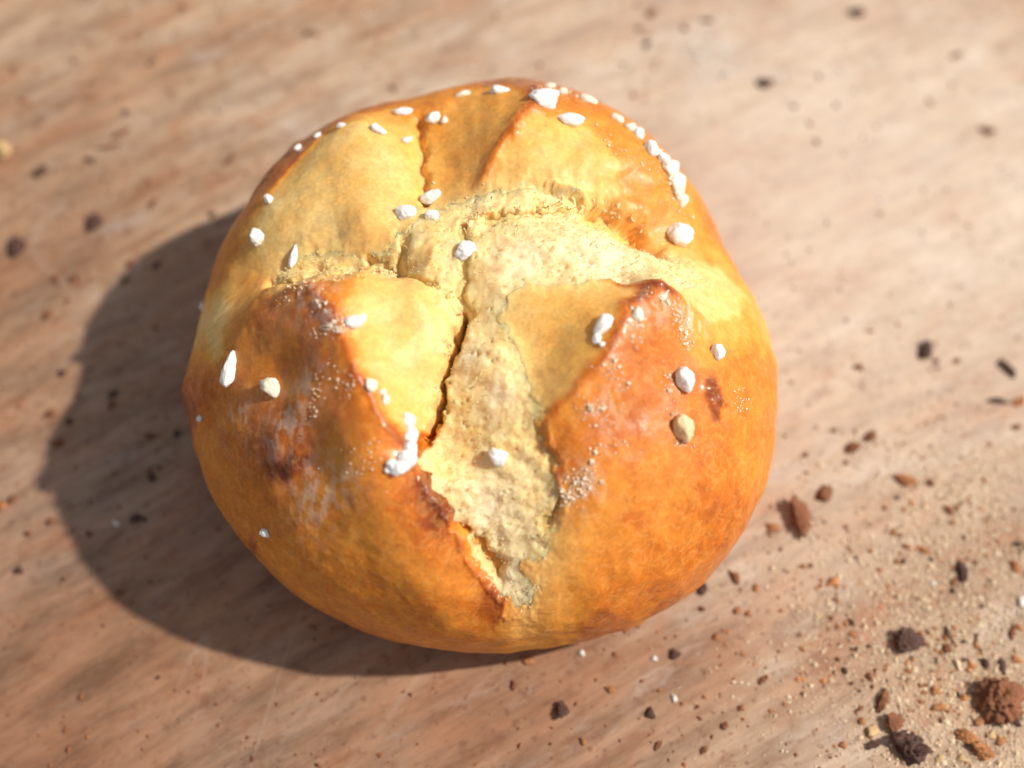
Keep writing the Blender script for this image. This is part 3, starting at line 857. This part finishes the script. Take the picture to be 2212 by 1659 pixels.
def board_at(px, py):
    p = on_board(px, py)
    for _ in range(4):
        p = on_board(px, py, board_z(p[0], p[1]))
    return p
CRAGS = [shard(k + 20, .8, .32, ICO4) for k in range(5)]
def loose(px, py, w, h, turn, colour, label, name='crumb', group=None, cat='crumb'):
    p = board_at(px, py)
    s = 112.0
    if max(w, h) >= 40:                  # big enough to show its broken faces
        o = obj(name, quick_mesh('crumb', CRAGS[int(rs.integers(5))], ICO4F, CRUMB_MAT[colour]))
    else:
        o = obj(name, shard_mesh(int(rs.integers(6)), colour))
    a, b_ = w / s / 2, h / s / 2 / 0.93
    hh = 0.75 * min(a, b_) + .1 * max(a, b_)
    o.scale = (a * CM, b_ * CM, hh * CM)
    o.rotation_euler = (rs.normal() * .12, rs.normal() * .12, math.radians(turn))
    o.location = (p[0] * CM, p[1] * CM, (p[2] + hh * 0.32) * CM)
    tag(o, label, cat, group)
    return o

BIG = [
 (8,330,46,46,0,'yellow','pale yellow bread morsel lying alone off the far shadow edge of the bun'),
 (83,375,48,34,20,'dark','dark heart shaped crumb beside the pale yellow bread morsel'),
 (255,292,66,20,25,'brown','long reddish brown sliver lying above a thinner sliver'),
 (235,318,76,14,8,'brown','thin reddish brown sliver lying below a thicker sliver'),
 (205,482,44,46,0,'dark','grey brown triangular crumb pointing towards the bun shadow'),
 (38,535,46,56,10,'dark','glossy oval dark crumb with a rusty top'),
 (1845,30,58,34,-10,'dark','very dark oval crumb with an orange edge on the sunlit wood'),
 (1650,180,52,30,5,'dark','dark brown crumb with a tiny white grain touching it'),
 (2130,285,48,20,-8,'brown','flat light brown flake lying alone on pale sunlit wood'),
 (2060,123,42,16,10,'dark','slim purplish brown flake on pale sunlit wood'),
 (1997,760,36,48,-40,'dark','curved dark crescent crumb on pale wood beside the bun'),
 (2176,800,24,52,25,'dark','slender dark seed shaped crumb lying slanted'),
 (2155,868,56,18,-8,'dark','flat black curled flake beside an orange crumb'),
 (1880,945,26,42,-30,'brown','upright brown crumb next to a pair of smaller brown crumbs'),
 (1842,970,44,28,10,'brown','paired brown crumb fused of two bits near the bun'),
 (1722,1118,64,96,15,'brown','large hollow brown crust fragment with a dark shaded side close to the bun'),
 (1778,1072,50,40,20,'brown','rounded brown crust fragment touching the large hollow one'),
 (1672,1140,38,20,0,'orange','orange crust flake at the foot of the large hollow fragment'),
 (1955,1040,52,28,0,'orange','ragged orange brown crumb clump on pale gritty wood'),
 (2080,1240,30,52,15,'dark','upright reddish dark crumb at the edge of the crumb grit'),
 (1953,1385,82,56,-10,'dark','broad blackish brown crumb lying apart from the crumb heap'),
 (1905,1520,26,62,-15,'brown','narrow reddish brown crumb trail piece above a rusty cluster'),
 (1925,1562,64,40,15,'brown','rusty brown crumb cluster next to a big dark crumb'),
 (1962,1620,76,68,10,'dark','big dark chocolate brown crumb with a notch in its lower edge'),
 (2155,1505,118,112,0,'brown','largest crumb of all, a craggy dark brown crust chunk'),
 (2088,1590,54,32,-25,'orange','bright orange crust flake under the craggy chunk'),
 (2118,1625,48,36,0,'orange','amber orange crumb beside a bright orange flake'),
 (1212,1535,36,40,0,'dark','round purplish black crumb lying alone in front of the bun'),
 (1403,1543,22,28,0,'dark','small egg shaped black crumb in front of the bun'),
 (1457,1414,28,22,0,'dark','dark crumb with a red side on wood in front of the bun'),
 (295,1119,32,22,20,'dark','dark crumb with a white grain beside it inside the bun shadow'),
]
for e in BIG:
    loose(*e)
SMALL = {
 'dark': [(195,347,26,16,-30),(458,463,22,16,25),(335,575,28,16,20),(135,807,24,18,30),(150,911,24,18,30),(850,190,18,16,0),(325,138,16,16,0),(270,242,20,16,0),(1395,98,22,20,20),(1515,1273,24,28,0),(2046,1365,15,26,-15),(2130,1435,20,26,0),
          (2163,1440,15,36,10),(2200,1180,30,18,-20),(1950,1215,15,14,0),(330,1032,24,18,0),(246,853,24,20,0),(40,1234,22,20,0),(1840,1345,16,16,0),(2010,222,30,8,-45),(2190,1560,30,20,-20),(1888,1610,34,20,0),(380,937,18,20,0)],
 'brown': [(122,602,22,20,0),(161,603,26,22,0),(102,680,24,26,0),(272,607,24,13,20),(282,570,18,20,0),(145,650,15,16,0),(670,73,48,15,-4),(330,440,16,30,-20),(395,15,30,12,-20),(1405,30,28,26,0),(1380,62,20,18,0),(1525,45,48,14,-5),(1480,62,20,18,0),(1370,205,18,16,0),
           (2022,782,18,14,0),(2065,780,18,14,0),(1855,795,26,18,-15),(2195,925,24,16,-10),(2010,1042,24,20,0),(111,894,24,28,0),(129,957,34,22,25),(238,874,24,16,0),(110,1127,24,18,0),(62,1152,20,16,0),(28,1079,26,20,40),(327,942,30,14,10),(1111,1480,18,20,0),(1563,1568,18,16,0),
           (1648,1470,22,14,20),(1521,1622,16,16,0),(1587,1247,20,34,30),(2046,1400,28,22,0),(1878,1460,16,22,0),(1940,1395,20,20,0),(2185,1370,18,40,-15),(860,246,16,16,0),(1420,1610,14,24,-30),(1800,930,14,12,0),(345,1010,14,10,0),(195,1154,20,14,0),(260,1280,20,14,20),(1770,165,16,12,0),(1715,230,24,12,0)],
 'orange': [(2205,870,24,26,0),(2000,1190,36,14,-15),(1960,1180,16,14,0),(2195,1225,26,30,0),(2020,1492,28,20,0),(2195,1425,36,16,-15),(2200,1355,26,18,-20),(1321,1490,24,16,10),(1547,1379,18,18,0),(1591,1319,18,16,0),(1617,1328,16,16,0),(1633,1273,14,22,0),(1143,1428,36,17,0),(1262,1602,15,16,0),
            (1862,1560,16,18,0),(1822,1610,22,14,-40),(5,1092,22,24,0),(1750,268,14,14,0),(1735,1225,15,14,0),(1990,1480,14,12,0),(2190,870,14,20,0),(1900,1230,14,12,0),(2060,1130,14,12,0),(1380,1350,16,12,0),(1355,1362,14,14,0),(1840,1372,20,12,-10),(2030,1530,30,20,-20),(2110,1560,24,18,0),(2160,1600,26,20,0)],
 'yellow': [(1880,1580,28,26,0),(2140,1590,24,20,0),(1770,1333,14,10,0),(2075,1640,24,18,0),(2030,1640,20,16,0)],
 'white': [(1687,172,16,15,0),(2205,1300,24,26,0),(1458,1508,15,16,0),(1257,1410,15,16,0),(1413,1423,14,14,0),(252,1130,20,13,-30),(300,575,12,9,0),(1960,1585,12,12,0),(2015,1260,12,12,0)]}
LABEL = {'dark': 'small dark brown crumb', 'brown': 'small reddish brown crumb', 'orange': 'small orange crust crumb', 'yellow': 'small pale yellow crumb', 'white': 'small white sugar grain'}
def zone(px, py):
    if px < 720 and 560 + max(0, 430 - px) * .35 < py < 1420 - max(0, 300 - px) * .6:
        return 'lying in the shadow the bun casts on the board'
    if px > 1780 and py > 1150:
        return 'in the crumb heap around the craggy brown chunk'
    if py > 1300:
        return 'on the open wood in front of the bun'
    if px > 1500 and py > 420:
        return 'on the sunlit wood at the lit flank of the bun'
    if px < 720:
        return 'on the wood beyond the edge of the bun shadow'
    return 'on the pale wood behind the bun by the flour smear'
for colour, items in SMALL.items():
    for e in items:
        loose(*e, colour, LABEL[colour] + ' ' + zone(*e[:2]), name='sugar_grain' if colour == 'white' else 'crumb', group='%ss %s' % (LABEL[colour], zone(*e[:2])), cat='sugar grain' if colour == 'white' else 'crumb')
def lit_free(px, py):
    return (px - 1045) ** 2 / 660 ** 2 + (py - 790) ** 2 / 640 ** 2 > 1
for k in range(150):                     # more of the small ones, thickest towards the heap
    while True:
        if rs.random() < .55:
            px, py = 2120 - abs(rs.normal()) * 240, 1560 - abs(rs.normal()) * 300
        else:
            px, py = rs.uniform(0, 2212), rs.uniform(0, 1659)
        if lit_free(px, py) and px > 0 and py > 0:
            break
    colour = ('dark', 'brown', 'brown', 'orange', 'orange')[int(rs.integers(5))]
    w = rs.uniform(8, 15)
    loose(px, py, w, w * rs.uniform(.6, 1), rs.uniform(0, 180), colour, LABEL[colour] + ' ' + zone(px, py), group='%ss %s' % (LABEL[colour], zone(px, py)))

def dust(name, label, cat, material, count, size, picker):
    tet = np.array([(1, 1, 1), (-1, -1, 1), (-1, 1, -1), (1, -1, -1)], float) * .8
    octa = np.array([(1, 0, 0), (-1, 0, 0), (0, 1, 0), (0, -1, 0), (0, 0, 1), (0, 0, -1)], float)
    of = np.array([(0, 2, 4), (2, 1, 4), (1, 3, 4), (3, 0, 4), (2, 0, 5), (1, 2, 5), (3, 1, 5), (0, 3, 5)])
    vs, fs = [], []
    pp = np.array([picker() for _ in range(count)])
    for k, (px, py) in enumerate(pp):
        p = board_at(px, py)
        r = size * rs.lognormal(0, .5)
        v = octa * np.array([r, r * rs.uniform(.5, 1), r * .6]) * (1 + .3 * rs.normal(size=(6, 1)))
        a = rs.uniform(0, 6.28); ca, sa = math.cos(a), math.sin(a)
        v = np.stack([v[:, 0] * ca - v[:, 1] * sa, v[:, 0] * sa + v[:, 1] * ca, v[:, 2]], -1)
        vs.append(v + p + np.array([0, 0, r * .3])); fs.append(of + 6 * k)
    o = obj(name, quick_mesh(name, np.concatenate(vs) * CM, np.concatenate(fs), material, False))
    tag(o, label, cat, kind='stuff')
def anywhere():
    while True:
        px, py = rs.uniform(-60, 2270), rs.uniform(-40, 1700)
        if lit_free(px, py):
            return px, py
def heap():
    return 2130 - abs(rs.normal()) * 210 + 60 * rs.normal(), 1500 - abs(rs.normal()) * 260 + 140 * rs.normal()
def grit():
    if rs.random() < .5:
        return heap()
    return 2230 - abs(rs.normal()) * 170, rs.uniform(960, 1690)
def flour():
    k = rs.random()
    if k < .7:
        return 1540 + rs.normal() * 45, 130 + rs.normal() * 32
    return 1440 + rs.normal() * 400, 200 + rs.normal() * 120
dust('brown_crumb_dust', 'fine brown crumb specks dusted all over the wooden board', 'crumb dust', CRUMB_MAT['brown'], 1300, .022, anywhere)
dust('yellow_crumb_dust', 'pale yellow crumb grit spread round the crust crumb heap', 'crumb dust', CRUMB_MAT['beige'], 12000, .016, grit)
dust('orange_crumb_dust', 'orange crust grit mixed into the crumb heap', 'crumb dust', CRUMB_MAT['orange'], 700, .022, heap)
dust('flour_dust', 'white flour smear on the sunlit wood behind the bun', 'flour', CRUMB_MAT['white'], 900, .018, lambda: flour() if True else None)
